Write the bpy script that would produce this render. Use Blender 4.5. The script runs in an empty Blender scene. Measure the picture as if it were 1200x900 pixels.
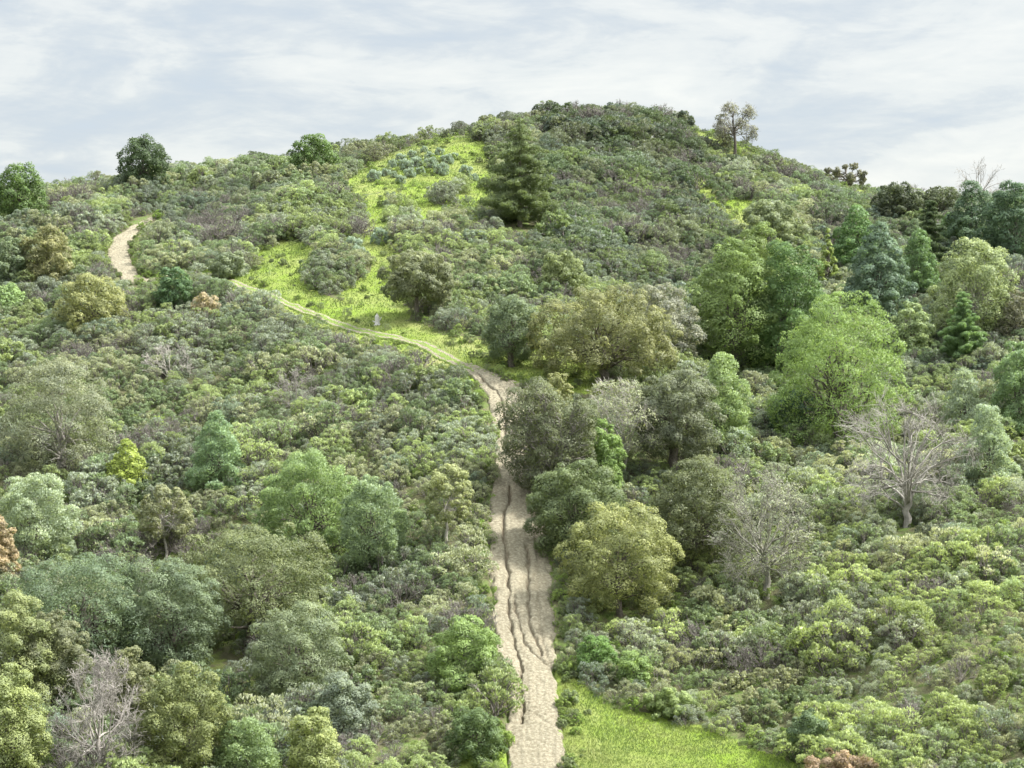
import bpy, math, random
import numpy as np
SC = bpy.context.scene
COL = SC.collection
rad = math.radians
# ------------------------------------------------------------------ camera model
F = 2239.0; CZ = 40.0; PITCH = math.atan(70/2239.0)
cp, sp = math.cos(PITCH), math.sin(PITCH)

def ray(u, v):
    a = (u-600.0)/F; b = (450.0-v)/F
    x = a; y = cp + b*sp; z = -sp + b*cp
    return x/y, z/y
def wpt(u, v, Y):
    a, b = ray(u, v); return (a*Y, Y, CZ+b*Y)
def project(x, y, z):
    z = z-CZ
    d = y*cp - z*sp
    up = y*sp + z*cp
    return 600+F*x/d, 450-F*up/d

# ------------------------------------------------------------------ terrain control points (pixel, distance)
CP = """
600,1040,98 0,1040,90 1200,1040,88 300,1040,96 900,1040,95
0,890,105 120,900,108 240,860,116 400,880,112 560,890,113 628,890,113 720,880,115 850,890,114 1000,890,112 1190,890,106
0,790,118 120,790,124 240,770,130 400,790,124 540,780,123 615,780,124 700,780,127 850,790,124 1000,780,122 1190,780,117
0,690,134 150,690,142 300,700,142 450,690,136 605,680,135 720,700,137 860,690,137 1000,680,134 1190,680,129
0,610,150 150,610,152 300,610,150 450,600,147 603,600,144 720,610,147 880,600,150 1050,600,150 1190,600,142
0,520,168 150,520,167 300,520,164 450,520,160 597,520,156 700,520,159 800,520,164 900,520,171 1000,525,172 1100,530,165 1190,520,160
0,450,186 150,450,184 300,450,180 450,450,173 600,460,167 700,455,170 790,460,178 880,455,190 1000,450,191 1100,450,186 1190,450,180
0,390,204 150,390,200 300,390,193 420,395,187 500,405,181 600,415,179 700,415,183 800,400,197 880,400,209 1000,390,211 1100,390,206 1190,390,200
0,335,224 150,320,226 300,338,207 400,340,206 500,340,203 600,350,201 700,340,211 800,340,221 900,340,228 1000,330,232 1100,340,227 1190,340,222
0,280,248 130,290,238 175,258,252 250,290,236 350,280,229 450,270,230 550,270,229 620,265,233 700,270,239 800,270,244 900,270,248 1000,270,253 1100,280,251 1190,280,246
40,232,284 170,215,286 300,220,270 420,215,259 520,210,259 620,210,259 720,210,264 820,210,268 920,225,270 1020,240,276 1100,245,280 1190,245,279
330,190,298 430,182,288 500,172,279 600,165,281 700,165,283 800,170,284 880,192,284
40,218,303 170,200,306 330,181,310 430,170,306 500,155,304 560,143,303 620,132,302 680,128,302 760,135,302 840,155,300 900,180,298 960,202,296 1020,222,300 1100,232,308 1190,234,310
"""
cps = []
for s in CP.split():
    u, v, Y = map(float, s.split(','))
    if Y > 294 and v < 240: v += 9 if u < 800 else 3
    cps.append(wpt(u, v, Y))
    if u <= 40: cps.append(wpt(u-220, v+2, Y*1.0))
    if u >= 1180: cps.append(wpt(u+220, v+2, Y*1.0))
for s in "40,218 170,200 330,181 430,170 560,143 680,128 840,155 960,202 1020,222 1190,234".split():
    u, v = map(float, s.split(','))
    a, b = ray(u, v)
    b -= (9 if u < 800 else 3)/F
    cps.append((a*325, 325, CZ+b*303-3.0)); cps.append((a*360, 360, CZ+b*303-16.0))
cps = np.array(cps)
PX, PZ = cps[:, :2]/100.0, cps[:, 2]
def _U(r2): return 0.5*r2*np.log(r2+1e-12)
n = len(PX)
K = _U(((PX[:, None]-PX[None])**2).sum(-1)) + np.eye(n)*0.004
Pm = np.c_[np.ones(n), PX]
A = np.block([[K, Pm], [Pm.T, np.zeros((3, 3))]])
sol = np.linalg.solve(A, np.r_[PZ, 0, 0, 0])
def tps(x, y):
    q = np.c_[np.ravel(x), np.ravel(y)]/100.0
    out = np.empty(len(q))
    for i in range(0, len(q), 20000):
        c = q[i:i+20000]
        out[i:i+20000] = _U(((c[:, None]-PX[None])**2).sum(-1)) @ sol[:n] + sol[n] + c @ sol[n+1:]
    return out.reshape(np.shape(x))

rs = np.random.RandomState(5)
def vnoise(x, y, scale, seed=0):
    r = np.random.RandomState(seed); T = r.rand(256, 256)
    X = np.asarray(x)/scale+500.0; Y = np.asarray(y)/scale+500.0
    xi = np.floor(X).astype(int); yi = np.floor(Y).astype(int)
    fx = X-xi; fy = Y-yi; fx = fx*fx*(3-2*fx); fy = fy*fy*(3-2*fy)
    g = lambda a, b: T[a % 256, b % 256]
    return (g(xi, yi)*(1-fx)+g(xi+1, yi)*fx)*(1-fy) + (g(xi, yi+1)*(1-fx)+g(xi+1, yi+1)*fx)*fy

GX0, GX1, GY0, GY1, GS = -120.0, 120.0, 85.0, 350.0, 0.5
gx = np.arange(GX0, GX1+.01, GS); gy = np.arange(GY0, GY1+.01, GS)
# evaluate on a 2 m lattice, interpolate to 0.5 m
cx = np.arange(GX0, GX1+2.01, 2.0); cy = np.arange(GY0, GY1+2.01, 2.0)
CXm, CYm = np.meshgrid(cx, cy, indexing='ij')
Hc = tps(CXm, CYm)
def bil(T, x0, y0, s, x, y):
    fx = np.clip((np.asarray(x, float)-x0)/s, 0, T.shape[0]-1.001); fy = np.clip((np.asarray(y, float)-y0)/s, 0, T.shape[1]-1.001)
    i = fx.astype(int); j = fy.astype(int); fx = fx-i; fy = fy-j
    return (T[i, j]*(1-fx)+T[i+1, j]*fx)*(1-fy)+(T[i, j+1]*(1-fx)+T[i+1, j+1]*fx)*fy
GXm, GYm = np.meshgrid(gx, gy, indexing='ij')
H0 = bil(Hc, GX0, GY0, 2.0, GXm, GYm)
H0 = H0 + 0.5*(vnoise(GXm, GYm, 7, 1)-.5) + 0.22*(vnoise(GXm, GYm, 2.3, 2)-.5)
def Hs(x, y): return bil(H0, GX0, GY0, GS, x, y)
ym = np.arange(88, 345, 0.2)
def hit(u, v):
    a, b = ray(u, v)
    d = CZ+b*ym - Hs(a*ym, ym)
    k = np.where(d <= 0)[0]
    Y = ym[k[0]] if len(k) else ym[np.argmin(d)]
    return np.array([a*Y, Y, float(Hs(a*Y, Y))])
def hitS(u, v):                       # skyline-safe: when the ray clears the hill take the closest approach
    return hit(u, v)

# ------------------------------------------------------------------ helpers
def mesh_np(name, V, Fc, mat, attrs=None, smooth=False):
    me = bpy.data.meshes.new(name)
    V = np.ascontiguousarray(V, np.float32); Fc = np.ascontiguousarray(Fc, np.int32)
    k = Fc.shape[1]
    me.vertices.add(len(V)); me.vertices.foreach_set('co', V.ravel())
    me.loops.add(Fc.size); me.loops.foreach_set('vertex_index', Fc.ravel())
    me.polygons.add(len(Fc)); me.polygons.foreach_set('loop_start', np.arange(0, Fc.size, k, dtype=np.int32))
    me.polygons.foreach_set('loop_total', np.full(len(Fc), k, np.int32))
    if smooth: me.polygons.foreach_set('use_smooth', np.ones(len(Fc), bool))
    for an, (dom, arr) in (attrs or {}).items():
        if np.ndim(arr) == 2:
            at = me.attributes.new(an, 'FLOAT_VECTOR', dom); at.data.foreach_set('vector', np.ascontiguousarray(arr, np.float32).ravel())
        else:
            at = me.attributes.new(an, 'FLOAT', dom); at.data.foreach_set('value', np.ascontiguousarray(arr, np.float32))
    me.materials.append(mat); me.update(calc_edges=True); me.validate()
    return me
def link(name, me, parent=None, **props):
    o = bpy.data.objects.new(name, me); COL.objects.link(o)
    if parent is not None: o.parent = parent
    for k, v in props.items(): o[k] = v
    return o
def thing(name, loc, label, cat, group=None, rz=0.0):
    o = bpy.data.objects.new(name, None); COL.objects.link(o)
    o.location = loc; o.rotation_euler = (0, 0, rz); o.empty_display_size = .3
    o['label'] = label; o['category'] = cat
    if group: o['group'] = group
    return o

# ------------------------------------------------------------------ materials
def newmat(name):
    m = bpy.data.materials.new(name); m.use_nodes = True
    nt = m.node_tree; nt.nodes.clear()
    return m, nt, nt.nodes, nt.links
def N(nt, t, **kw):
    nd = nt.nodes.new(t)
    for k, v in kw.items():
        if k.startswith('i_'): nd.inputs[k[2:].replace('_', ' ')].default_value = v
        else: setattr(nd, k, v)
    return nd
def mixc(nt, fac, a, b, mode='MIX'):
    m = nt.nodes.new('ShaderNodeMix'); m.data_type = 'RGBA'; m.blend_type = mode
    for s, val in ((m.inputs[0], fac), (m.inputs[6], a), (m.inputs[7], b)):
        if isinstance(val, (int, float)): s.default_value = val
        elif isinstance(val, tuple): s.default_value = (*val, 1) if len(val) == 3 else val
        else: nt.links.new(val, s)
    return m.outputs[2]
def math_(nt, op, a, b=None):
    m = nt.nodes.new('ShaderNodeMath'); m.operation = op
    for s, val in ((m.inputs[0], a), (m.inputs[1], b)):
        if val is None: continue
        if isinstance(val, (int, float)): s.default_value = val
        else: nt.links.new(val, s)
    return m.outputs[0]
def noise(nt, scale, detail=3, rough=.55, vec=None, coord='Object'):
    t = N(nt, 'ShaderNodeTexNoise', i_Scale=scale, i_Detail=detail, i_Roughness=rough)
    if vec is None:
        g = N(nt, 'ShaderNodeTexCoord'); nt.links.new(g.outputs[coord], t.inputs['Vector'])
    else: nt.links.new(vec, t.inputs['Vector'])
    return t.outputs['Fac']
def ramp(nt, fac, stops):
    r = N(nt, 'ShaderNodeValToRGB'); e = r.color_ramp.elements
    while len(e) < len(stops): e.new(.5)
    for el, (p, c) in zip(e, stops): el.position = p; el.color = (*c, 1) if len(c) == 3 else c
    nt.links.new(fac, r.inputs[0]); return r.outputs[0]

def leaf_material(name, trans=.32, gain=1.0):
    m, nt, nd, ln = newmat(name)
    at = N(nt, 'ShaderNodeAttribute', attribute_type='INSTANCER', attribute_name='tint')
    lv = N(nt, 'ShaderNodeAttribute', attribute_type='GEOMETRY', attribute_name='leafvar')
    c1 = mixc(nt, 1.0, at.outputs['Color'], ramp(nt, lv.outputs['Fac'], [(0, (.62*gain, .66*gain, .72*gain)), (.45, (.9*gain, .9*gain, .9*gain)), (.8, (1.12*gain, 1.1*gain, 1.02*gain)), (1, (1.5*gain, 1.45*gain, 1.3*gain))]), 'MULTIPLY')
    p = N(nt, 'ShaderNodeBsdfPrincipled', i_Roughness=.5); p.inputs['Specular IOR Level'].default_value = .22
    ln.new(c1, p.inputs['Base Color'])
    tr = N(nt, 'ShaderNodeBsdfTranslucent'); ln.new(mixc(nt, 1.0, c1, (1.25, 1.3, .7), 'MULTIPLY'), tr.inputs['Color'])
    sn = N(nt, 'ShaderNodeAttribute', attribute_type='GEOMETRY', attribute_name='sprig_normal')
    vt = N(nt, 'ShaderNodeVectorTransform', vector_type='NORMAL', convert_from='OBJECT', convert_to='WORLD'); ln.new(sn.outputs['Vector'], vt.inputs[0])
    gn = N(nt, 'ShaderNodeNewGeometry')
    mv = nt.nodes.new('ShaderNodeMix'); mv.data_type = 'VECTOR'; mv.inputs[0].default_value = .62
    ln.new(gn.outputs['Normal'], mv.inputs[4]); ln.new(vt.outputs[0], mv.inputs[5])
    nz = N(nt, 'ShaderNodeVectorMath', operation='NORMALIZE'); ln.new(mv.outputs[1], nz.inputs[0])
    ln.new(nz.outputs[0], p.inputs['Normal'])
    mx = N(nt, 'ShaderNodeMixShader'); mx.inputs[0].default_value = trans
    ln.new(p.outputs[0], mx.inputs[1]); ln.new(tr.outputs[0], mx.inputs[2])
    o = N(nt, 'ShaderNodeOutputMaterial'); ln.new(mx.outputs[0], o.inputs[0])
    return m
LEAF = leaf_material('leaf', .34, 1.2)
def bark_material(name, a, b, scale=6):
    m, nt, nd, ln = newmat(name)
    p = N(nt, 'ShaderNodeBsdfPrincipled', i_Roughness=.85)
    f = noise(nt, scale, 5)
    ln.new(ramp(nt, f, [(.3, a), (.7, b)]), p.inputs['Base Color'])
    o = N(nt, 'ShaderNodeOutputMaterial'); ln.new(p.outputs[0], o.inputs[0])
    return m
BARK = bark_material('dark_bark', (.06, .05, .04), (.16, .14, .115))
BARK_MID = bark_material('grey_bark', (.17, .155, .14), (.30, .28, .25))
BARK_PALE = bark_material('pale_bark', (.24, .225, .195), (.46, .43, .38))
TWIG = bark_material('woody_stems', (.09, .08, .072), (.21, .19, .17), 2)

# dirt
DIRT, nt, nd, ln = newmat('dirt')
p = N(nt, 'ShaderNodeBsdfPrincipled', i_Roughness=.95); p.inputs['Specular IOR Level'].default_value = .1
big = noise(nt, .35, 4); fine = ramp(nt, noise(nt, 5.0, 8, .8), [(.3, (0, 0, 0)), (.7, (1, 1, 1))])
c = mixc(nt, fine, (.135, .118, .082), (.375, .345, .255))
c = mixc(nt, ramp(nt, big, [(.4, (0, 0, 0)), (.7, (1, 1, 1))]), c, (.19, .175, .125), 'MIX')
c2 = mixc(nt, .6, c, mixc(nt, fine, (.135, .118, .082), (.385, .355, .265)))
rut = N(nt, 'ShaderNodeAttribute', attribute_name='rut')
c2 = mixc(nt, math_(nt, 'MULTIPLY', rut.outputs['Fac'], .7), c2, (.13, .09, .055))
vr = N(nt, 'ShaderNodeTexVoronoi', i_Scale=4.5); g = N(nt, 'ShaderNodeTexCoord'); ln.new(g.outputs['Object'], vr.inputs['Vector'])
peb = ramp(nt, vr.outputs['Distance'], [(.0, (1.25, 1.22, 1.15)), (.3, (1, 1, 1)), (.75, (.78, .76, .74))])
c2 = mixc(nt, 1.0, c2, peb, 'MULTIPLY')
verge = N(nt, 'ShaderNodeAttribute', attribute_name='green')
gm = math_(nt, 'GREATER_THAN', math_(nt, 'ADD', verge.outputs['Fac'], math_(nt, 'MULTIPLY', noise(nt, 1.6, 6, .7), 1.0)), 1.0)
c2 = mixc(nt, gm, c2, mixc(nt, fine, (.09, .13, .03), (.2, .27, .07)))
ln.new(c2, p.inputs['Base Color'])
bp = N(nt, 'ShaderNodeBump', i_Strength=1.0, i_Distance=.06); ln.new(fine, bp.inputs['Height']); ln.new(bp.outputs[0], p.inputs['Normal'])
o = N(nt, 'ShaderNodeOutputMaterial'); ln.new(p.outputs[0], o.inputs[0])

# ground: soil and litter under the scrub, green turf where the attribute says so
GROUND, nt, nd, ln = newmat('ground_cover')
p = N(nt, 'ShaderNodeBsdfPrincipled', i_Roughness=.95); p.inputs['Specular IOR Level'].default_value = .1
ga = N(nt, 'ShaderNodeAttribute', attribute_name='grass')
n1 = noise(nt, .9, 6, .65); n2 = noise(nt, 6, 6, .7); n3 = noise(nt, .12, 3)
soil = mixc(nt, n2, (.05, .055, .028), (.16, .15, .085))
soil = mixc(nt, ramp(nt, n1, [(.45, (0, 0, 0)), (.6, (1, 1, 1))]), soil, mixc(nt, n2, (.05, .08, .02), (.13, .18, .05)))
turf = mixc(nt, n2, (.10, .16, .018), (.19, .27, .035))
turf = mixc(nt, ramp(nt, n1, [(.42, (0, 0, 0)), (.75, (1, 1, 1))]), turf, mixc(nt, n2, (.11, .15, .035), (.23, .25, .08)))
turf = mixc(nt, ramp(nt, n3, [(.4, (0, 0, 0)), (.75, (1, 1, 1))]), turf, mixc(nt, n2, (.13, .14, .05), (.25, .25, .11)))
fac = ramp(nt, math_(nt, 'ADD', ga.outputs['Fac'], math_(nt, 'MULTIPLY', math_(nt, 'SUBTRACT', n1, .5), .9)), [(.42, (0, 0, 0)), (.58, (1, 1, 1))])
ln.new(mixc(nt, fac, soil, turf), p.inputs['Base Color'])
bp = N(nt, 'ShaderNodeBump', i_Strength=.8, i_Distance=.15); ln.new(n2, bp.inputs['Height']); ln.new(bp.outputs[0], p.inputs['Normal'])
o = N(nt, 'ShaderNodeOutputMaterial'); ln.new(p.outputs[0], o.inputs[0])

# grass blades
GRASS, nt, nd, ln = newmat('grass_blades')
lv = N(nt, 'ShaderNodeAttribute', attribute_name='leafvar')
c = ramp(nt, lv.outputs['Fac'], [(0, (.10, .145, .035)), (.5, (.16, .225, .055)), (.85, (.215, .285, .07)), (1, (.30, .29, .15))])
n3 = noise(nt, .25, 3)
c = mixc(nt, ramp(nt, n3, [(.45, (0, 0, 0)), (.7, (.6, .6, .6))]), c, (.26, .27, .09))
p = N(nt, 'ShaderNodeBsdfPrincipled', i_Roughness=.6); ln.new(c, p.inputs['Base Color'])
tr = N(nt, 'ShaderNodeBsdfTranslucent'); ln.new(c, tr.inputs['Color'])
mx = N(nt, 'ShaderNodeMixShader'); mx.inputs[0].default_value = .35
ln.new(p.outputs[0], mx.inputs[1]); ln.new(tr.outputs[0], mx.inputs[2])
o = N(nt, 'ShaderNodeOutputMaterial'); ln.new(mx.outputs[0], o.inputs[0])

# ------------------------------------------------------------------ grass areas (outlines taken on the photograph, used on the ground)
def inpoly(u, v, poly):
    u = np.asarray(u, float); v = np.asarray(v, float); c = np.zeros(u.shape, bool)
    j = len(poly)-1
    for i in range(len(poly)):
        xi, yi = poly[i]; xj, yj = poly[j]
        if yi != yj:
            c ^= ((yi > v) != (yj > v)) & (u < (xj-xi)*(v-yi)/(yj-yi)+xi)
        j = i
    return c
# (polygon, share of shrubs kept, grass weight)
GR = [
 ([(648, 772), (668, 786), (692, 806), (724, 828), (775, 842), (840, 862), (905, 886), (960, 905), (960, 1000), (640, 1000), (655, 880)], 0.0, 1.0),
 ([(540, 870), (590, 860), (600, 800), (606, 900), (606, 1000), (520, 1000)], 0.0, .8),
 ([(645, 690), (652, 700), (650, 780), (644, 780)], 0.0, .5),
 ([(250, 316), (300, 316), (345, 328), (400, 352), (440, 362), (470, 372), (520, 388), (580, 400), (640, 412), (700, 426), (706, 462), (645, 460), (616, 446), (570, 424), (510, 400), (450, 386), (400, 370), (345, 350), (300, 334), (262, 324)], 0.0, 1.0),
 ([(300, 292), (335, 282), (372, 286), (366, 312), (350, 330), (362, 352), (330, 345), (296, 318)], .35, 1.0),
 ([(395, 345), (425, 325), (440, 300), (455, 292), (475, 300), (468, 330), (480, 360), (470, 385), (430, 375)], .03, 1.0),
 ([(405, 215), (425, 198), (452, 182), (500, 164), (540, 160), (575, 168), (570, 190), (540, 198), (520, 215), (480, 222), (440, 222), (415, 228)], .10, 1.0),
 ([(575, 180), (590, 235), (545, 268), (480, 268), (440, 310), (395, 310), (400, 232), (480, 215), (540, 190)], .86, .75),
 ([(425, 228), (445, 222), (452, 245), (445, 290), (430, 290), (432, 260)], .15, .9),
 ([(485, 235), (510, 230), (515, 250), (490, 262)], .15, .9),
 ([(545, 195), (575, 190), (575, 230), (555, 240)], .3, .8),
 ([(852, 230), (885, 240), (890, 262), (868, 266), (855, 250)], .05, 1.0),
 ([(800, 190), (815, 196), (860, 250), (845, 255), (810, 215)], .5, .8),
 ([(790, 145), (840, 150), (1010, 214), (1060, 245), (1030, 255), (960, 225), (860, 185), (800, 162)], .9, .6),
 ([(230, 760), (290, 745), (310, 790), (330, 830), (270, 850), (225, 800)], .62, .45),
]
def grass_at(u, v):
    g = np.zeros(np.shape(u)); keep = np.ones(np.shape(u))
    for poly, kp, w in GR:
        m = inpoly(u, v, poly)
        g = np.where(m, np.maximum(g, w), g); keep = np.where(m, np.minimum(keep, kp), keep)
    return g, keep

# ------------------------------------------------------------------ tracks
def catmull(P, step):
    P = np.array(P, float); P = np.vstack([2*P[0]-P[1], P, 2*P[-1]-P[-2]])
    out = []
    for i in range(1, len(P)-2):
        L = np.linalg.norm(P[i+1, :2]-P[i, :2]); m = max(2, int(L/step))
        for t in np.linspace(0, 1, m, endpoint=False):
            a, b, c_, d = P[i-1], P[i], P[i+1], P[i+2]
            out.append(.5*((2*b)+(-a+c_)*t+(2*a-5*b+4*c_-d)*t*t+(-a+3*b-3*c_+d)*t**3))
    out.append(P[-2]); return np.array(out)
def track_line(spec, step):
    pts = []
    for u, v, w in spec:
        q = hit(u, v); pts.append((q[0], q[1], w/F*q[1]/2))
    return catmull(pts, step)
MAIN = track_line([(628, 1000, 70), (628, 930, 70), (628, 880, 70), (626, 840, 66), (623, 800, 66), (617, 770, 72), (614, 740, 76), (612, 700, 80), (611, 660, 80), (608, 620, 74), (604, 590, 66),
                   (602, 560, 46), (598, 530, 40), (595, 505, 38), (596, 486, 48), (600, 470, 58), (586, 455, 44), (568, 442, 26), (550, 433, 14)], .12)
TRAIL = track_line([(556, 436, 18), (535, 425, 18), (510, 411, 18), (485, 401, 18), (460, 395, 16), (425, 388, 16), (390, 377, 16), (350, 361, 15), (310, 344, 15), (275, 331, 15), (235, 322, 15), (200, 318, 15)], .3)
SPUR = track_line([(612, 472, 9), (636, 467, 8), (622, 456, 8), (600, 447, 8), (575, 437, 7), (550, 427, 7)], .3)
UPPER = track_line([(205, 322, 22), (170, 330, 26), (150, 320, 26), (141, 305, 27), (139, 290, 26), (146, 277, 23), (160, 266, 17), (172, 259, 12), (180, 255, 8)], .2)
RUTS = [[(560, 438), (572, 450), (582, 458), (589, 470), (591, 486), (592, 500), (594, 520)],
        [(598, 568), (597, 585), (591, 600), (590, 614), (592, 640), (594, 662), (597, 690), (597, 715), (597, 735), (602, 752), (609, 772), (611, 796), (611, 815), (613, 830), (611, 846)],
        [(603, 694), (606, 715), (612, 745), (620, 762), (631, 771), (640, 778)],
        [(618, 640), (620, 680), (619, 712), (622, 735), (630, 752), (635, 768)],
        [(626, 600), (629, 640), (630, 690), (632, 730), (640, 765), (645, 782)],
        [(578, 448), (592, 456), (606, 464), (616, 470)],
        [(612, 828), (625, 836), (640, 846)], [(612, 780), (625, 790), (634, 800)]]
RD = [(.30, .065), (.34, .08), (.26, .065), (.28, .08), (.10, .14), (.07, .10), (.10, .05), (.08, .05)]
RUTW = [np.array([hit(*q)[:2] for q in r]) for r in RUTS]
def dist_line(x, y, L):
    """distance to polyline and its index"""
    best = np.full(np.shape(x), 1e9)
    for a, b in zip(L[:-1], L[1:]):
        d = b-a; l2 = (d**2).sum()+1e-9
        t = np.clip(((x-a[0])*d[0]+(y-a[1])*d[1])/l2, 0, 1)
        best = np.minimum(best, np.hypot(x-a[0]-t*d[0], y-a[1]-t*d[1]))
    return best
def near_track(x, y, line, coarse=8):
    """distance / halfwidth"""
    L = line[::coarse] if len(line) > 40 else line
    best = np.full(np.shape(x), 1e9)
    for (ax, ay, aw), (bx, by, bw) in zip(L[:-1], L[1:]):
        dx, dy = bx-ax, by-ay; l2 = dx*dx+dy*dy+1e-9
        t = np.clip(((x-ax)*dx+(y-ay)*dy)/l2, 0, 1)
        best = np.minimum(best, np.hypot(x-ax-t*dx, y-ay-t*dy)/(aw+t*(bw-aw)))
    return best
def ribbon(name, line, nt_, ruts, edge_drop, greenf, mat, seed, rough=.05, lift=.03):
    d = np.gradient(line[:, :2], axis=0); d /= np.linalg.norm(d, axis=1)[:, None]+1e-9
    nrm = np.c_[-d[:, 1], d[:, 0]]
    t = np.linspace(-1.18, 1.18, nt_)
    X = line[:, 0:1]+nrm[:, 0:1]*t*line[:, 2:3]; Y = line[:, 1:2]+nrm[:, 1:2]*t*line[:, 2:3]
    T = np.abs(np.broadcast_to(t, X.shape)) + .30*(vnoise(X, Y, 1.3, seed)-.5)+.22*(vnoise(X, Y, .45, seed+1)-.5)
    Z = Hs(X, Y)+lift
    R = np.zeros(X.shape)
    if ruts:
        wob = .22*(vnoise(X, Y, 1.3, seed+3)-.5)+.2*(vnoise(X, Y, .35, seed+4)-.5)
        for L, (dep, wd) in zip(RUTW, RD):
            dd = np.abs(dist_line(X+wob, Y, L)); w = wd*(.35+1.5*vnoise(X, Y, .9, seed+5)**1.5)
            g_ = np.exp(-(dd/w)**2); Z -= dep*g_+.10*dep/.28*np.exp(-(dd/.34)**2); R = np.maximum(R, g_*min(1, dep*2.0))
        S = np.broadcast_to((np.arange(len(line))*.12)[:, None], X.shape)
        Z += .07*(vnoise(X*3.0, S*.18, .5, seed+7)-.5)          # wheel grooves along the track
        Z += .05*(vnoise(X*.35, Y, .22, seed+8)-.5)             # wash ripples across it
    Z += rough*(vnoise(X, Y, .25, seed+9)-.5) + rough*2*(vnoise(X, Y, .9, seed+10)-.5)
    e = np.clip((T-.82)/.3, 0, 1); Z -= edge_drop*e*e
    G = greenf(T, X, Y)
    m, k = X.shape
    idx = np.arange(m*k).reshape(m, k)
    Fc = np.stack([idx[:-1, :-1], idx[1:, :-1], idx[1:, 1:], idx[:-1, 1:]], -1).reshape(-1, 4)[:, ::-1]
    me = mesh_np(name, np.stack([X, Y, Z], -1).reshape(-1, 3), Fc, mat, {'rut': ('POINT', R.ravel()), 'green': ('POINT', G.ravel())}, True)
    return link(name, me, kind='structure')
def near_trail(x, y): return np.minimum(near_track(x, y, TRAIL)*.62, near_track(x, y, SPUR)*.4)
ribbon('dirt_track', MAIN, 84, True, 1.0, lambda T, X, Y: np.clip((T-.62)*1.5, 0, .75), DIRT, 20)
ribbon('dirt_road', UPPER, 30, False, 1.0, lambda T, X, Y: np.clip((T-.85)*2, 0, .8), DIRT, 40, .08)
ribbon('grassy_trail', TRAIL, 26, False, .9, lambda T, X, Y: np.where(np.abs(T-.5) < .2, .40, .62), DIRT, 60, .06)
ribbon('side_path', SPUR, 12, False, .8, lambda T, X, Y: .46+0*T, DIRT, 80, .05)

# ------------------------------------------------------------------ ground sheet
nx = np.r_[-3000, -1800, -1000, -600, -400, -300, -240, -200, -170, -150, -135]
xs = np.r_[nx, gx, -nx[::-1]]
ys = np.r_[-3000, -1500, -700, -300, -150, -80, -40, -20, -10, np.arange(0, 84, 3.0), gy, 352, 356, 362, 370, 380, 395, 420, 460, 520, 620, 800, 1100, 1600, 2400, 3500]
XX, YY = np.meshgrid(xs, ys, indexing='ij')
cxl = np.clip(XX, GX0, GX1); cyl = np.clip(YY, GY0, GY1)
ZZ = Hs(cxl, cyl)
dd = np.hypot(XX-cxl, np.where(YY > GY1, YY-GY1, 0))
w = np.exp(-dd/120.0)
ZZ = ZZ*w + (2.0)*(1-w)
near = CZ-1.7-28.5*np.clip(YY/75, 0, 1)**2*(3-2*np.clip(YY/75, 0, 1))
k = np.clip((YY-60)/25, 0, 1); k = k*k*(3-2*k)
ZZ = np.where(YY < GY1, near*(1-k)+ZZ*k, ZZ)
sel = (XX >= GX0) & (XX <= GX1) & (YY >= GY0) & (YY <= GY1)
xf, yf = XX[sel], YY[sel]
carve = np.zeros(len(xf))
for L, cw in ((MAIN, .8), (UPPER, .8), (TRAIL, .35), (SPUR, .3)):
    tt = near_track(xf, yf, L); carve = np.maximum(carve, cw*np.clip((1.0-tt)/.25, 0, 1))
zf = ZZ[sel]-carve; ZZ[sel] = zf
uu, vv = project(xf, yf, zf)
gg = np.zeros(XX.shape)
gj, _ = grass_at(uu+14*(vnoise(xf, yf, 2.0, 31)-.5), vv+10*(vnoise(xf, yf, 2.0, 32)-.5)); gg[sel] = np.maximum(gj, np.clip(2.6-near_trail(xf, yf), 0, 1))
idx = np.arange(XX.size).reshape(XX.shape)
Fc = np.stack([idx[:-1, :-1], idx[1:, :-1], idx[1:, 1:], idx[:-1, 1:]], -1).reshape(-1, 4)
me = mesh_np('ground', np.stack([XX, YY, ZZ], -1).reshape(-1, 3), Fc, GROUND, {'grass': ('POINT', gg.ravel())}, True)
link('ground', me, kind='structure')

# ------------------------------------------------------------------ plant geometry
def unit(v): return v/(np.linalg.norm(v, axis=-1, keepdims=True)+1e-9)
def leaves_np(rng, C, R, n, ctr, L, asp=.5, outw=.0, squash=.85, up=.35, deep=.62, jit=.3):
    """diamond leaves on the shells of clumps C,R"""
    pr = R**2; pr = pr/pr.sum()
    k = rng.choice(len(C), n, p=pr)
    od = unit(C[k]-ctr)
    d = unit(rng.normal(size=(n, 3))+.45*od+np.array([0, 0, up]))
    rr = R[k]*(1.0-jit*rng.rand(n)**1.5+.08*rng.normal(size=n))
    P = C[k]+d*rr[:, None]*np.array([1, 1, squash])
    ok = np.ones(n, bool)
    for i in range(0, n, 4000):
        D = np.linalg.norm((P[i:i+4000, None]-C[None])/np.array([1, 1, squash]), axis=-1)/R[None]
        ok[i:i+4000] = D.min(1) > deep
    P, d = P[ok], d[ok]; m = len(P); k = k[ok]
    if outw > 0:
        t = unit(d*outw+np.array([0, 0, .35*outw])+rng.normal(size=(m, 3))*.45)
        b = unit(np.cross(t, rng.normal(size=(m, 3))))
    else:
        nn = unit(d*.9+np.array([0, 0, .25])+rng.normal(size=(m, 3))*.55)
        t = unit(np.cross(nn, rng.normal(size=(m, 3)))); b = np.cross(nn, t)
    l = L*(.6+.8*rng.rand(m))[:, None]; w = l*asp
    V = np.stack([P-t*l*.5, P+b*w*.5+t*l*.05, P+t*l*.5, P-b*w*.5+t*l*.05], 1).reshape(-1, 3)
    cv = rng.rand(len(C))
    var = np.clip(.42*rng.rand(m)+.50*cv[k]+.08*rng.rand(m), 0, 1)
    return V, {'leafvar': ('FACE', var), 'sprig_normal': ('FACE', d)}
def quads(V): return np.arange(len(V)).reshape(-1, 4)
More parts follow.
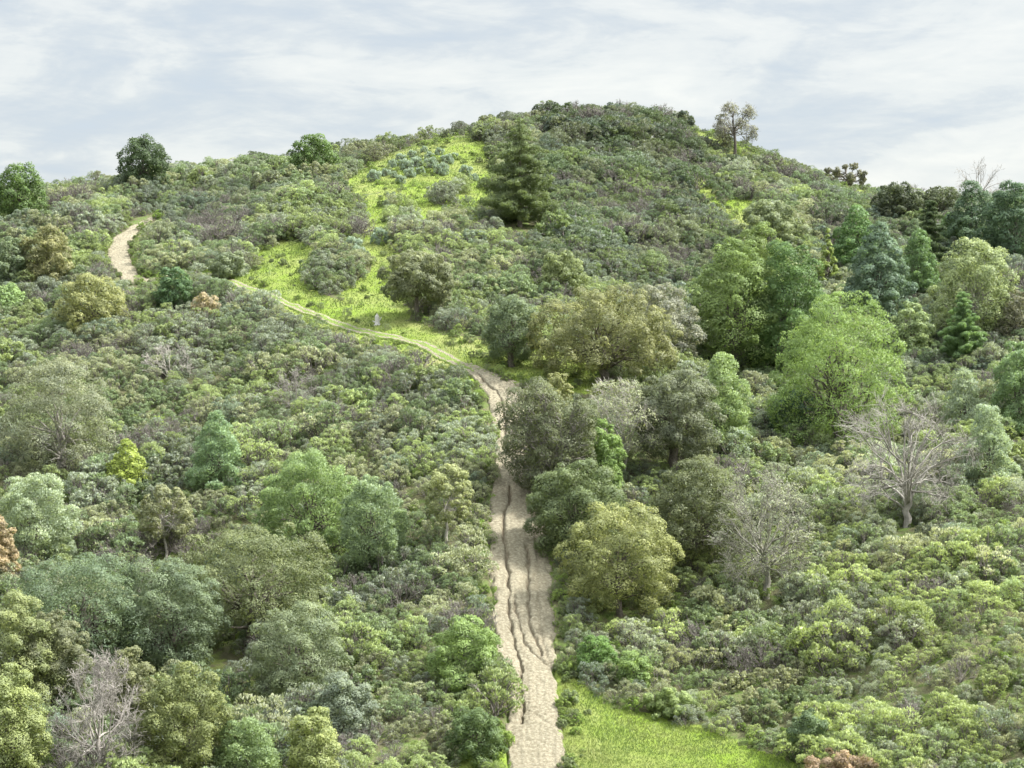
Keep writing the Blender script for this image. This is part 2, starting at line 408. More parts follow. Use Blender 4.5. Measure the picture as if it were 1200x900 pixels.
def tube(P, r, sides=5):
    P = np.array(P, float); m = len(P); r = np.broadcast_to(r, (m,))
    t = unit(np.gradient(P, axis=0)); ref = np.array([.31, .95, .05]) if abs(t[0, 2]) > .6 else np.array([0, 0, 1.0])
    a = unit(np.cross(t, ref)); b = np.cross(t, a)
    an = np.linspace(0, 2*math.pi, sides, endpoint=False)
    V = P[:, None]+(a[:, None]*np.cos(an)[None, :, None]+b[:, None]*np.sin(an)[None, :, None])*r[:, None, None]
    i = np.arange(m-1)[:, None]*sides; j = np.arange(sides)[None]; jn = (j+1) % sides
    Fc = np.stack([i+j, i+jn, i+sides+jn, i+sides+j], -1).reshape(-1, 4)
    return V.reshape(-1, 3), Fc
def twigs(A, B, r0, r1):
    """batch of 3-sided straight twigs"""
    A = np.asarray(A); B = np.asarray(B); m = len(A)
    t = unit(B-A); a = unit(np.cross(t, np.array([.3, .5, .81]))); b = np.cross(t, a)
    an = np.array([0, 2.094, 4.189]); ring = a[:, None]*np.cos(an)[None, :, None]+b[:, None]*np.sin(an)[None, :, None]
    r0 = np.broadcast_to(r0, (m,))[:, None, None]; r1 = np.broadcast_to(r1, (m,))[:, None, None]
    V = np.concatenate([A[:, None]+ring*r0, B[:, None]+ring*r1], 1)
    base = (np.arange(m)*6)[:, None, None]
    q = np.array([[0, 1, 4, 3], [1, 2, 5, 4], [2, 0, 3, 5]])[None]
    return V.reshape(-1, 3), (base+q).reshape(-1, 4)
def join(parts):
    V, Fc, o = [], [], 0
    for v, f in parts: V.append(v); Fc.append(f+o); o += len(v)
    return np.vstack(V), np.vstack(Fc)
def limb(rng, A, B, r0, r1, sag=.12, seg=5, sides=5):
    A = np.array(A, float); B = np.array(B, float); L = np.linalg.norm(B-A)
    t = np.linspace(0, 1, seg)[:, None]
    mid = (A+B)/2+rng.normal(size=3)*L*sag+np.array([0, 0, .06*L])
    P = (1-t)**2*A+2*t*(1-t)*mid+t*t*B
    P[1:-1] += rng.normal(size=(seg-2, 3))*L*.025
    return tube(P, r0+(r1-r0)*t[:, 0], sides), P

PROFILE = {
 'dome': lambda t: np.sqrt(np.clip(1-np.where(t > .33, (t-.33)/.67, (.33-t)/.5)**2, 0, 1)),
 'oval': lambda t: np.sqrt(np.clip(1-np.where(t > .42, (t-.42)/.58, (.42-t)/.5)**2, 0, 1)),
 'oak':  lambda t: np.clip(1-np.where(t > .45, (t-.45)/.56, (.45-t)/.62)**2.6*1.0, 0, 1)**.6,
 'egg':  lambda t: np.clip(1-t, 0, 1)**.62*np.clip((t+.16)*3.2, 0, 1)**.6*1.15,
 'cone': lambda t: (1-t)**.8*np.clip((t+.12)*6, 0, 1)**.5,
}
def crown_clumps(rng, shape, W, z0, H, nl, lobe=.36, sub=7, subr=.58, core=0):
    a = W/2; hh = H-z0; f = PROFILE[shape]
    ts = (np.arange(nl)+.5)/nl
    w = f(ts)+.15; cdf = np.cumsum(w)/w.sum()
    t = np.interp((np.arange(nl)+rng.rand(nl)*.7)/nl, np.r_[0, cdf], np.r_[0, ts+.5/nl])
    az = np.arange(nl)*2.39996+rng.rand(nl)*.7+rng.rand()*6
    RL = lobe*min(a, hh*.62)*(.55+.75*rng.rand(nl))
    if shape == 'cone': RL = RL*(1.15-.8*t)
    rr = np.clip(f(t)*a*(.92+.2*rng.rand(nl))-RL*.85, 0, None)
    z = z0+t*hh; z = np.clip(z, z0+RL*.3, H-RL*.8)
    Lc = np.c_[np.cos(az)*rr, np.sin(az)*rr, z]
    Lc = np.vstack([Lc, [0, 0, H-RL.mean()*.9]]); RL = np.r_[RL, RL.mean()*(.8 if shape != 'cone' else .45)]
    C, R, own = [Lc], [RL*.72], [np.arange(len(Lc))]
    for i in range(len(Lc)):
        d = unit(rng.normal(size=(sub, 3))+.5*unit(Lc[i]-[0, 0, z0+hh*.4])+[0, 0, .3])
        C.append(Lc[i]+d*RL[i]*.72); R.append(RL[i]*subr*(.7+.6*rng.rand(sub))); own.append(np.full(sub, i))
    if core:
        C.append(np.array([[0, 0, z0+hh*.42], [a*.25, 0, z0+hh*.5], [-a*.25, 0, z0+hh*.5], [0, -a*.2, z0+hh*.3], [0, 0, z0+hh*.68]]))
        R.append(np.array([.66, .46, .46, .46, .38])*min(a, hh*.6)*core); own.append(np.full(5, -1))
        tc_ = (np.arange(18)+.5)/18*.86+.04; ac_ = np.arange(18)*2.39996+1.0
        C.append(np.c_[np.cos(ac_)*f(tc_)*a*.56, np.sin(ac_)*f(tc_)*a*.56, z0+tc_*hh*.93]); R.append((.24+.14*f(tc_))*min(a, hh*.6)*core); own.append(np.full(18, -1))
    return Lc, RL, np.vstack(C), np.concatenate(R), np.concatenate(own)

def make_tree(name, u, v, hp, wp, tint, label, cat='tree', shape='dome', z0=.12, nl=14, cover=1.0, lobe=.36, bark=BARK, outw=0.0, open_=0, leafL=None,
              tr=None, group=None, twigk=0, lean=0, dy=0, leafk=1.0, subr=.58, trunkz=None, sub=7):
    if shape == 'egg': wp *= 1.18; hp *= 1.06
    if cat == 'tree' and cover > .3: nl = max(24, int(nl*1.7)); lobe *= .84
    q = hit(u, v)
    if dy:
        s_ = (q[1]+dy)/q[1]; q = np.array([q[0]*s_, q[1]+dy, float(Hs(q[0]*s_, q[1]+dy))])
    Y = q[1]; H = hp/F*Y; W = wp/F*Y
    rng = np.random.RandomState(int(u*7+v*13) % 99991)
    root = thing(name, (q[0], q[1], q[2]-.15), label, cat, group)
    zb = z0*H
    Lc, RL, C, R, own = crown_clumps(rng, shape, W, zb, H, nl, lobe, sub, subr, 0 if (open_ or cover < .3 or shape == 'cone') else (1.25 if shape == 'oval' else 1.0))
    if lean: C = C+np.outer(C[:, 2]/H, [lean*W, 0, 0]); Lc = Lc+np.outer(Lc[:, 2]/H, [lean*W, 0, 0])
    r0 = tr or max(.10, .045*W**.9+.01*H)
    tz = (trunkz if trunkz is not None else z0+.35*(1-z0))*H
    parts = []
    tb, TP = limb(rng, (0, 0, 0), (lean*W*.4+rng.normal()*.03*W, rng.normal()*.03*W, tz), r0*1.25, r0*.75, .05, 6, 7); parts.append(tb)
    forks = [TP[-1], TP[-2], TP[-3]]
    for i in range(len(Lc)):
        A_ = forks[i % 3] if z0 > .2 or open_ else TP[-1 - (i % 4)]
        reach = 1.0 if (open_ or twigk) else .62
        tb, LP = limb(rng, A_, np.array(A_)*(1-reach)+Lc[i]*reach, r0*.42, r0*.12, .14, 5, 5); parts.append(tb)
        if open_ or twigk:
            for c in np.where(own == i)[0]:
                tb, SP = limb(rng, LP[rng.randint(2, 5)], C[c], r0*.16, max(.014, r0*.05), .16, 4, 3); parts.append(tb)
    if twigk:
        kk = rng.choice(len(C), twigk, p=R**2/(R**2).sum())
        d = unit(rng.normal(size=(twigk, 3))+.7*unit(C[kk]-[0, 0, zb+.2*H])+[0, 0, .25])
        A_ = C[kk]+rng.normal(size=(twigk, 3))*R[kk][:, None]*.15; B_ = A_+d*R[kk][:, None]*(.7+.7*rng.rand(twigk))[:, None]
        parts.append(twigs(A_, B_, max(.016, r0*.05), .008))
        for _ in range(3):
            s_ = rng.rand(twigk)[:, None]*.8+.15; M_ = A_*(1-s_)+B_*s_
            E_ = M_+unit(d+rng.normal(size=(twigk, 3))*.7)*R[kk][:, None]*(.3+.35*rng.rand(twigk))[:, None]
            parts.append(twigs(M_, E_, .012, .007))
    V, Fc = join(parts)
    bm_ = mesh_np('trunk', V, Fc, bark, None, True)
    link('trunk', bm_, root)
    if cover > 0:
        L = leafL or min(.32, max(.15, 2.3*Y/1910))
        L *= leafk*.85
        area = 4*math.pi*(W/2)*((W/2+(H-zb))/2)*.8
        nlf = int(min(90000, cover*3.0*area/(L*L*.27)))
        V, var = leaves_np(rng, C, R, nlf, np.array([0, 0, zb+.35*(H-zb)]), L, .52, outw, jit=.5)
        me = mesh_np('crown', V, quads(V), LEAF, var)
        link('crown', me, root, tint=[float(x)*k_ for x, k_ in zip(tint, (1.14, 1.15, 1.32))])
    TREES.append((u, v, hp, wp, Y, label, root))
    return root
TREES = []

def make_conifer(name, u, v, hp, wp, tint, label, group=None, dense=1.0, droop=.25, z0=.1):
    q = hit(u, v); Y = q[1]; H = hp/F*Y; W = wp/F*Y
    rng = np.random.RandomState(int(u*7+v*13) % 99991)
    root = thing(name, (q[0], q[1], q[2]-.15), label, 'tree', group)
    parts = [tube([(0, 0, 0), (.05, 0, H*.35), (0, .03, H*.7), (0, 0, H*.97)], [.022*H, .016*H, .009*H, .01], 7)]
    C, R = [], []
    nb = int(46*dense)
    for i in range(nb):
        t = z0+(1-z0)*(i/nb)**.9
        z = t*H; az = i*2.4+rng.rand()*.8
        L = W*.5*(1-t)**.6*(.8+.45*rng.rand())*(1.0 if t > z0+.08 else .7)+.15
        e = np.array([math.cos(az)*L, math.sin(az)*L, z-droop*L*(.4+.8*rng.rand())+.25*L])
        tb, P = limb(rng, (0, 0, z), e, .05*(1-t)+.015, .012, .06, 4, 4); parts.append(tb)
        for s_ in np.linspace(.3, 1.0, max(2, int(L/.45))):
            C.append(np.array([0, 0, z])*(1-s_)+e*s_+rng.normal(size=3)*.12*L*.5); R.append((.30+.15*L)*(1.15-.45*s_)*(.8+.4*rng.rand()))
    C.append([0, 0, H*.97]); R.append(.25)
    C = np.array(C); R = np.array(R)
    V, Fc = join(parts); link('trunk', mesh_np('trunk', V, Fc, BARK, None, True), root)
    L = min(.26, max(.15, 1.9*Y/1910))
    V, var = leaves_np(rng, C, R, int(42000*dense), np.array([0, 0, H*.3]), L*1.25, .32, .9, .6, .3, .5, .5)
    link('crown', mesh_np('crown', V, quads(V), LEAF, var), root, tint=[float(x) for x in tint])
    TREES.append((u, v, hp, wp, Y, label, root))

# tints (leaf base colours)
DK = (.060, .088, .038); DKB = (.050, .085, .050); OLV = (.125, .14, .058); GRY = (.165, .18, .105)
MID = (.095, .145, .045); FR = (.19, .265, .10); YG = (.24, .30, .07); GOLD = (.27, .265, .095); SIL = (.27, .32, .19)
BLG = (.13, .165, .085); TAN = (.30, .25, .15); LIME = (.25, .30, .07); PALE = (.25, .27, .15)

T = make_tree
# --- the skyline and the left shoulder
T('broadleaf_tree', 22, 262, 68, 62, MID, 'dark green bushy tree against the sky at the picture\'s left edge', shape='dome', z0=.08, nl=16)
T('oak_tree', 167, 226, 64, 62, DK, 'dark olive round tree standing alone on the left skyline', shape='oak', z0=.12, nl=12, bark=BARK)
T('broadleaf_tree', 366, 210, 50, 56, MID, 'mid green round bushy tree just under the skyline left of the grassy knob', shape='dome', z0=.03, nl=14)
T('broadleaf_tree', 56, 342, 76, 62, (.19, .19, .085), 'olive gold round tree left of the curved dirt road', shape='dome', z0=.06, nl=12)
T('broadleaf_tree', 12, 345, 68, 50, BLG, 'grey green tree beside the olive gold tree at the left edge', shape='dome', z0=.05, nl=12)
T('young_tree', 11, 374, 42, 38, FR, 'small fresh green tree cut by the left edge above the scrub', shape='oval', z0=.05, nl=10)
T('broadleaf_tree', 109, 392, 66, 78, (.215, .225, .09), 'wide yellow olive bush-like tree below the curved dirt road', shape='dome', z0=.02, nl=16)
T('broadleaf_tree', 205, 362, 48, 46, (.085, .14, .06), 'small dark green round tree downhill of the curved dirt road', shape='dome', z0=.02, nl=10)
T('tan_shrub', 240, 380, 38, 38, TAN, 'tan brown shrub beside the small dark green round tree', 'shrub', shape='dome', z0=.03, nl=9, cover=.6)
T('sage_shrub', 268, 326, 32, 46, (.17, .20, .11), 'grey green rounded shrub where the grassy trail starts', 'shrub', shape='dome', z0=.02, nl=9)
T('broadleaf_tree', 70, 556, 128, 124, (.175, .19, .115), 'tall grey olive tree with a thin airy dome crown in the left scrub', shape='dome', z0=.05, nl=18, cover=.9, open_=0, leafk=.8, bark=BARK_MID)
T('broadleaf_tree', 255, 576, 90, 58, (.21, .29, .15), 'upright oval green tree with pale leaf tips in the left scrub', shape='egg', z0=.03, nl=14, outw=.8)
T('young_tree', 150, 580, 60, 46, LIME, 'small bright yellow green sapling between the airy olive tree and the oval tree', shape='egg', z0=.1, nl=9)
T('broadleaf_tree', 364, 656, 124, 124, (.20, .27, .11), 'smooth domed fresh green tree in the middle of the left slope', shape='dome', z0=.02, nl=22, outw=.9, lobe=.24)
T('broadleaf_tree', 438, 668, 112, 80, (.21, .27, .14), 'paler silvery green tree touching the domed fresh green tree', shape='oval', z0=.02, nl=16, outw=.9, lobe=.26)
T('slender_tree', 525, 642, 98, 56, (.23, .25, .11), 'pale yellow green tree with a thin white trunk left of the dirt track', shape='dome', z0=.38, nl=12, cover=.75, bark=BARK_PALE, tr=.10, open_=1)
T('slender_tree', 194, 656, 88, 60, (.19, .20, .10), 'pale olive slender tree with a thin light trunk above the blue green oaks', shape='dome', z0=.35, nl=12, cover=.75, bark=BARK_PALE, tr=.10, open_=1)
T('oak_tree', 295, 760, 146, 180, (.135, .155, .07), 'broad olive oak with a wide domed crown behind the grey green round tree', shape='oak', z0=.16, nl=24, lobe=.33)
T('broadleaf_tree', 350, 818, 112, 118, (.165, .195, .105), 'grey green round tree in front of the broad olive oak', shape='dome', z0=.03, nl=20, lobe=.3, leafk=.85)
T('oak_tree', 100, 780, 130, 150, (.12, .16, .085), 'large blue green oak on the left of a joined pair at the lower left', shape='oak', z0=.1, nl=22)
T('oak_tree', 200, 792, 134, 120, (.13, .165, .09), 'large blue green oak on the right of a joined pair at the lower left', shape='oak', z0=.1, nl=20)
T('broadleaf_tree', 40, 660, 105, 92, SIL, 'silvery pale green tree near the left edge above the blue green oaks', shape='dome', z0=.04, nl=16, outw=.6)
T('broadleaf_tree', -4, 690, 92, 52, (.27, .215, .12), 'orange brown tree cut by the left edge of the picture', shape='dome', z0=.05, nl=12)
T('oak_tree', 60, 830, 116, 86, (.135, .145, .075), 'olive grey oak behind the bare pale tree at the lower left', shape='oak', z0=.1, nl=16)
T('broadleaf_tree', 22, 830, 132, 100, (.19, .215, .09), 'yellow green topped tree at the left edge behind the golden green one', shape='dome', z0=.05, nl=14)
T('broadleaf_tree', 12, 925, 152, 88, (.205, .235, .09), 'golden yellow green tree in the bottom left corner', shape='oval', z0=.05, nl=18, lobe=.3)
T('broadleaf_tree', 150, 860, 102, 66, (.17, .18, .085), 'small olive tree between the bare pale tree and the round dark olive tree', shape='dome', z0=.1, nl=12)
T('bare_tree', 118, 925, 156, 112, GRY, 'leafless pale grey tree with a fan of fine twigs at the lower left', shape='dome', z0=.12, nl=20, cover=0, twigk=1000, bark=bark_material('bare_grey_bark', (.17, .155, .14), (.33, .305, .275)), trunkz=.4, tr=.16)
T('broadleaf_tree', 215, 920, 142, 122, (.145, .165, .06), 'round dark olive tree beside the bare pale tree', shape='dome', z0=.04, nl=20, lobe=.3)
T('leafy_shrub', 292, 935, 92, 84, (.18, .24, .10), 'light green leafy shrub at the bottom beside the round dark olive tree', 'shrub', shape='dome', z0=.02, nl=14, outw=.5)
T('leafy_shrub', 368, 930, 104, 66, (.24, .27, .10), 'yellow olive upright shrub at the bottom edge below the grey green round tree', 'shrub', shape='oval', z0=.03, nl=12)
T('sage_shrub', 405, 862, 70, 78, (.17, .20, .13), 'grey green sage shrub between the grey green round tree and the track', 'shrub', shape='dome', z0=.02, nl=12)
T('evergreen_shrub', 556, 888, 58, 72, (.095, .135, .05), 'dense dark green round shrub on the grass verge left of the track', 'shrub', shape='dome', z0=.0, nl=16, lobe=.3)
T('leafy_shrub', 545, 800, 74, 86, (.17, .235, .075), 'big bright green mounded shrub at the left edge of the lower track', 'shrub', shape='dome', z0=.0, nl=14, lobe=.33)
T('dead_shrub', 197, 446, 42, 66, GRY, 'bare whitish dead bush with spreading branches in the left scrub', 'shrub', shape='dome', z0=.1, nl=12, cover=0, twigk=240, bark=BARK_PALE, trunkz=.2, tr=.09)
T('dead_shrub', 345, 480, 46, 60, GRY, 'bare grey dead bush in the scrub above the domed fresh green tree', 'shrub', shape='dome', z0=.1, nl=12, cover=0, twigk=260, bark=BARK_MID, trunkz=.2, tr=.08)
# --- the ridge
T('oak_tree', 489, 374, 80, 84, (.165, .18, .095), 'single grey olive oak with a visible trunk on the grassy ridge', shape='oak', z0=0.3, nl=15, tr=.2)
make_conifer('pine_tree', 609, 266, 128, 96, (.145, .185, .09), 'tall olive green pine with drooping boughs below the summit', None, 1.35, .45, .10)
T('oak_tree', 600, 430, 84, 66, (.13, .165, .085), 'olive green tree on the grass left of the spreading golden oak', shape='oval', z0=.14, nl=13)
T('oak_tree', 708, 452, 114, 172, (.175, .182, .08), 'spreading golden olive oak with dark branches on the grassy saddle', shape='dome', z0=.13, nl=30, lobe=.24, open_=0, tr=.36)
T('broadleaf_tree', 775, 446, 96, 84, (.21, .215, .15), 'pale grey tree just behind the spreading golden oak', shape='dome', z0=.08, nl=14, cover=.8, open_=0, bark=BARK_MID, dy=7)
T('broadleaf_tree', 660, 355, 60, 60, (.16, .19, .08), 'pale green bushy tree uphill of the spreading golden oak', shape='dome', z0=.02, nl=12)
T('skyline_tree', 861, 183, 60, 54, (.15, .15, .10), 'lone open branched tree standing on the right shoulder against the sky', shape='dome', z0=.36, nl=14, cover=0.24, open_=1, bark=BARK, tr=.2, leafk=.8, twigk=420)
T('skyline_shrub', 990, 217, 25, 52, (.15, .15, .10), 'wide flat topped bush on the right skyline below the lone tree', 'shrub', shape='dome', z0=.08, nl=14, cover=.5, open_=1, twigk=140, lobe=.3)
# --- the gully on the right
T('broadleaf_tree', 862, 440, 160, 96, (.15, .205, .065), 'tall yellow green tree at the foot of the dark slope', shape='oval', z0=.04, nl=24, lobe=.33)
T('broadleaf_tree', 920, 450, 166, 96, (.085, .14, .045), 'tall dark green tree joined to the yellow green one in the gully', shape='oval', z0=.04, nl=22, lobe=.33)
T('broadleaf_tree', 892, 420, 148, 76, (.16, .21, .065), 'yellow green tree top rising behind the dark green gully tree', shape='oval', z0=.04, nl=18, dy=5)
T('broadleaf_tree', 985, 530, 190, 156, (.19, .265, .085), 'largest bright green domed tree in the gully', shape='dome', z0=.03, nl=34, lobe=.24, outw=.5)
T('broadleaf_tree', 1028, 376, 108, 72, (.115, .165, .10), 'blue green cone shaped tree behind the largest domed tree', shape='egg', z0=.03, nl=20, lobe=.3)
T('broadleaf_tree', 1004, 318, 70, 54, (.105, .175, .06), 'mid green tree uphill of the blue green cone shaped tree', shape='egg', z0=.03, nl=14)
T('slender_tree', 970, 338, 72, 34, (.20, .25, .07), 'narrow yellow green tree left of the blue green cone shaped tree', shape='cone', z0=.02, nl=12)
T('broadleaf_tree', 1076, 352, 78, 48, (.13, .20, .08), 'pointed green tree between the cone shaped tree and the pale topped one', shape='egg', z0=.03, nl=14, outw=.4)
T('broadleaf_tree', 1068, 425, 72, 50, (.20, .25, .11), 'pale green small tree at the right foot of the cone shaped tree', shape='dome', z0=.03, nl=12)
T('broadleaf_tree', 1142, 400, 118, 96, (.22, .26, .12), 'broad pale yellow topped tree in the right gully behind the small conifer', shape='dome', z0=.1, nl=20, cover=.85, open_=0, bark=BARK_MID)
make_conifer('conifer_tree', 1128, 430, 88, 50, (.17, .26, .12), 'small pointed light green conifer in the right gully', None, .9, .1, .04)
make_conifer('conifer_tree', 1090, 330, 96, 46, (.07, .10, .05), 'dark shaggy conifer below the right skyline', None, .9, .35, .06)
T('broadleaf_tree', 1140, 305, 84, 66, (.075, .115, .06), 'very dark green tree beneath the dead tree on the right skyline', shape='egg', z0=.03, nl=16)
T('broadleaf_tree', 1186, 318, 104, 66, (.08, .125, .065), 'very dark green tall tree at the right edge below the skyline', shape='oval', z0=.03, nl=18)
T('bare_tree', 1151, 250, 60, 64, GRY, 'leafless tree with spread grey branches on the right skyline', shape='dome', z0=.3, nl=14, cover=0, twigk=150, bark=BARK_MID, trunkz=.4, tr=.14)
T('broadleaf_tree', 1052, 262, 46, 62, (.07, .085, .045), 'dark flat topped bushy tree on the saddle of the right skyline', shape='oak', z0=.1, nl=11)
T('broadleaf_tree', 1100, 262, 42, 44, (.075, .09, .045), 'dark small tree on the saddle left of the leafless skyline tree', shape='oak', z0=.12, nl=9)
T('broadleaf_tree', 1130, 520, 82, 50, (.29, .34, .22), 'silver tipped green tree above its lower twin at the right', shape='egg', z0=.03, nl=13, outw=.7)
T('broadleaf_tree', 1157, 572, 92, 58, (.28, .34, .21), 'lower silver tipped green tree right of the big bare tree', shape='egg', z0=.03, nl=14, outw=.7)
T('broadleaf_tree', 1196, 508, 108, 74, (.17, .24, .11), 'green tree with pale shining edge cut by the right edge', shape='dome', z0=.03, nl=15, outw=.5)
T('broadleaf_tree', 845, 530, 112, 66, (.24, .31, .13), 'fresh pale green tree with tiered boughs right of the track oaks', shape='egg', z0=.04, nl=14, outw=.5)
T('broadleaf_tree', 935, 520, 66, 76, (.075, .125, .065), 'dark blue green low tree under the largest domed tree', shape='dome', z0=.02, nl=13)
T('bare_tree', 1062, 618, 150, 146, GRY, 'big leafless grey tree with wide tangled crown and dark trunk', shape='oak', z0=.2, nl=20, cover=0, twigk=900, bark=bark_material('lichen_bark', (.15, .14, .12), (.36, .34, .30), 1.5), trunkz=.36, tr=.26)
T('bare_tree', 899, 702, 142, 116, (.22, .24, .14), 'leafless pale grey tree with lichen twigs on the slope right of the track', shape='oak', z0=.22, nl=24, cover=.10, twigk=900, bark=bark_material('lichen_twig_bark', (.13, .125, .10), (.31, .30, .245), 1.5), trunkz=.38, tr=.2)
# --- the group right of the track
T('oak_tree', 648, 585, 134, 112, (.115, .13, .065), 'dark olive oak leaning over the dirt track with pale bare limbs', shape='oak', z0=.14, nl=20, open_=0, lean=-.08, bark=BARK_MID, cover=.85, twigk=260)
T('broadleaf_tree', 652, 520, 66, 44, (.19, .20, .08), 'yellow olive treetop at the bend of the dirt track', shape='dome', z0=.04, nl=11, dy=3)
T('broadleaf_tree', 706, 585, 96, 54, (.16, .23, .07), 'bright green small tree framed by pale bare branches beside the track', shape='dome', z0=.05, nl=14)
T('bare_tree', 728, 560, 112, 92, PALE, 'pale half bare tree behind the oaks beside the track', shape='dome', z0=.25, nl=18, cover=.22, twigk=700, bark=BARK_PALE, trunkz=.45, tr=.14)
T('oak_tree', 792, 580, 134, 104, (.13, .145, .085), 'dark grey olive oak with a visible dark trunk right of the track', shape='oak', z0=.3, nl=20, lobe=.27, open_=0, cover=.9, dy=2)
T('oak_tree', 815, 668, 128, 118, (.105, .12, .055), 'dark olive oak behind the golden green oak right of the track', shape='dome', z0=.05, nl=18)
T('broadleaf_tree', 676, 652, 112, 104, (.12, .15, .065), 'dark green tree right at the edge of the track under the leaning oak', shape='oak', z0=.05, nl=17)
T('oak_tree', 727, 722, 130, 136, (.21, .225, .088), 'golden green oak with a short trunk right of the track', shape='oak', z0=0.13, nl=26, lobe=.28, tr=.2)
T('evergreen_shrub', 945, 888, 58, 50, (.10, .14, .065), 'dark green upright shrub beside the bright grass on the right', 'shrub', shape='dome', z0=.0, nl=12)
T('red_brown_shrub', 990, 925, 46, 92, (.27, .20, .12), 'reddish brown shrub peeping over the bottom edge', 'shrub', shape='dome', z0=.0, nl=14)
T('leafy_shrub', 742, 806, 42, 46, (.17, .235, .075), 'bright lime green shrub at the top corner of the lower grass', 'shrub', shape='dome', z0=.0, nl=10)
T('leafy_shrub', 790, 838, 34, 70, (.20, .25, .09), 'low wide green shrub spreading onto the lower grass', 'shrub', shape='dome', z0=.0, nl=10)
T('evergreen_shrub', 700, 790, 46, 52, (.11, .18, .05), 'dark green mounded shrub right of the lower track', 'shrub', shape='dome', z0=.0, nl=10)
T('broadleaf_tree', 1190, 400, 60, 60, (.13, .13, .08), 'brown grey bushy tree at the right edge above the pale edged tree', shape='dome', z0=.03, nl=12, cover=.7)
T('broadleaf_tree', 905, 300, 52, 80, (.17, .20, .10), 'pale grey green bushy tree uphill of the yellow green gully trees', shape='dome', z0=.03, nl=13, dy=3)
T('broadleaf_tree', 1120, 300, 52, 44, (.09, .14, .05), 'dark green small tree left of the very dark tree under the skyline', shape='oval', z0=.03, nl=12)

# pale stump on the grass
q = hit(442, 381)
rt = thing('tree_stump', (q[0], q[1], q[2]-.1), 'small pale grey upright stump on the grass below the single oak', 'stump')
rng = np.random.RandomState(3)
an = np.linspace(0, 2*math.pi, 10, endpoint=False); rings = []
for z, r in ((0, .34), (.2, .24), (.5, .19), (.8, .20), (1.0, .11), (1.15, .02)):
    rings.append(np.c_[np.cos(an)*r*(1+.25*rng.rand(10)), np.sin(an)*r*(1+.25*rng.rand(10)), z+.12*rng.rand(10)*(z > .7)])
V = np.vstack(rings); i = np.arange(5)[:, None]*10; j = np.arange(10)[None]; jn = (j+1) % 10
Fc = np.stack([i+j, i+jn, i+10+jn, i+10+j], -1).reshape(-1, 4)
pp = [(V, Fc), tube([(0, 0, .35), (.3, .05, .62), (.42, .1, .9)], [.1, .07, .03], 6), tube([(0, 0, .2), (-.28, 0, .4), (-.45, .05, .5)], [.11, .08, .04], 6)]
V, Fc = join(pp)
link('stump_wood', mesh_np('stump_wood', V, Fc, bark_material('bleached_wood', (.34, .33, .30), (.5, .49, .46))), rt)

# ------------------------------------------------------------------ shrub kinds
def shrub_mesh(seed, W=2.5, H=1.8, nl=9, n=3000, L=.13, asp=.42, outw=.9, stem_n=34, lobe=.42, z0=.12, sub=5, twig=0, sheen=.6, shape='dome'):
    rng = np.random.RandomState(seed)
    Lc, RL, C, R, own = crown_clumps(rng, shape, W, z0*H, H, nl, lobe, sub, .55)
    fol = None
    if n:
        V, var = leaves_np(rng, C, R, n, np.array([0, 0, H*.2]), L, asp, outw, .85, .65, .7, .22)
        fol = mesh_np('foliage', V, quads(V), LEAF, var)
    parts = []
    for i in range(len(Lc)):
        b0 = rng.normal(size=3)*[.12, .12, 0]
        tb, P = limb(rng, b0, Lc[i], .035, .015, .1, 4, 3); parts.append(tb)
        for c in np.where(own == i)[0]:
            tb, _ = limb(rng, P[2], C[c]+(C[c]-Lc[i])*.25, .016, .008, .1, 3, 3); parts.append(tb)
    if twig:
        kk = rng.randint(0, len(C), twig); d = unit(rng.normal(size=(twig, 3))+.6*unit(C[kk]-[0, 0, 0])+[0, 0, .4])
        A_ = C[kk]; parts.append(twigs(A_-d*R[kk][:, None]*.3, A_+d*R[kk][:, None]*(.7+.6*rng.rand(twig))[:, None], .012, .006))
    V, Fc = join(parts)
    return fol, mesh_np('stems', V, Fc, TWIG, None, True)
KINDS = [
 shrub_mesh(1, nl=7, lobe=.54, sub=7), shrub_mesh(2, nl=8, lobe=.50, W=2.7, n=3300, sub=7), shrub_mesh(3, W=2.7, nl=12, lobe=.40, n=3600), shrub_mesh(4, W=2.0, H=2.0, nl=6, lobe=.55, sub=7),
 shrub_mesh(5, n=1700, nl=10, twig=170, L=.12),                 # twiggy, half bare
 shrub_mesh(6, W=1.7, H=1.0, nl=12, n=3400, L=.14, asp=.4, z0=.02, lobe=.5, sub=7),                 # low mound
 shrub_mesh(7, W=2.0, H=2.3, nl=7, n=1400, z0=.45, lobe=.40, twig=60, L=.16),             # open topped, stems visible
 shrub_mesh(8, W=2.5, H=1.7, nl=12, n=2900, L=.17, asp=.55, outw=.5, lobe=.42),   # broad leaved
 shrub_mesh(9, n=160, nl=10, twig=420),                           # bare grey
]
# ------------------------------------------------------------------ scatter
SP = 1.47
hx = np.arange(-112, 112, SP); hy = np.arange(96, 322, SP*.87)
X, Y = np.meshgrid(hx, hy, indexing='ij'); X = X+(np.arange(len(hy)) % 2)*SP/2
X = (X+rs.normal(size=X.shape)*.33).ravel(); Y = (Y+rs.normal(size=Y.shape)*.33).ravel()
Z = Hs(X, Y); U_, V_ = project(X, Y, Z)
lim = (U_ > -70) & (U_ < 1270) & (V_ < 960+40)
X, Y, Z, U_, V_ = [a[lim] for a in (X, Y, Z, U_, V_)]
g, keep = grass_at(U_, V_)
m = rs.rand(len(X)) < keep
for L, clear in ((MAIN, 1.0), (UPPER, 1.0), (TRAIL, .9), (SPUR, .9)):
    tt = near_track(X, Y, L); hw = 1.0
    w_ = np.interp(0, [0], [0])
    wd = {id(MAIN): 2.0, id(UPPER): 1.4, id(TRAIL): .6, id(SPUR): .35}[id(L)]
    m &= (tt-1)*wd > .5
hpx = 1.7*F/Y
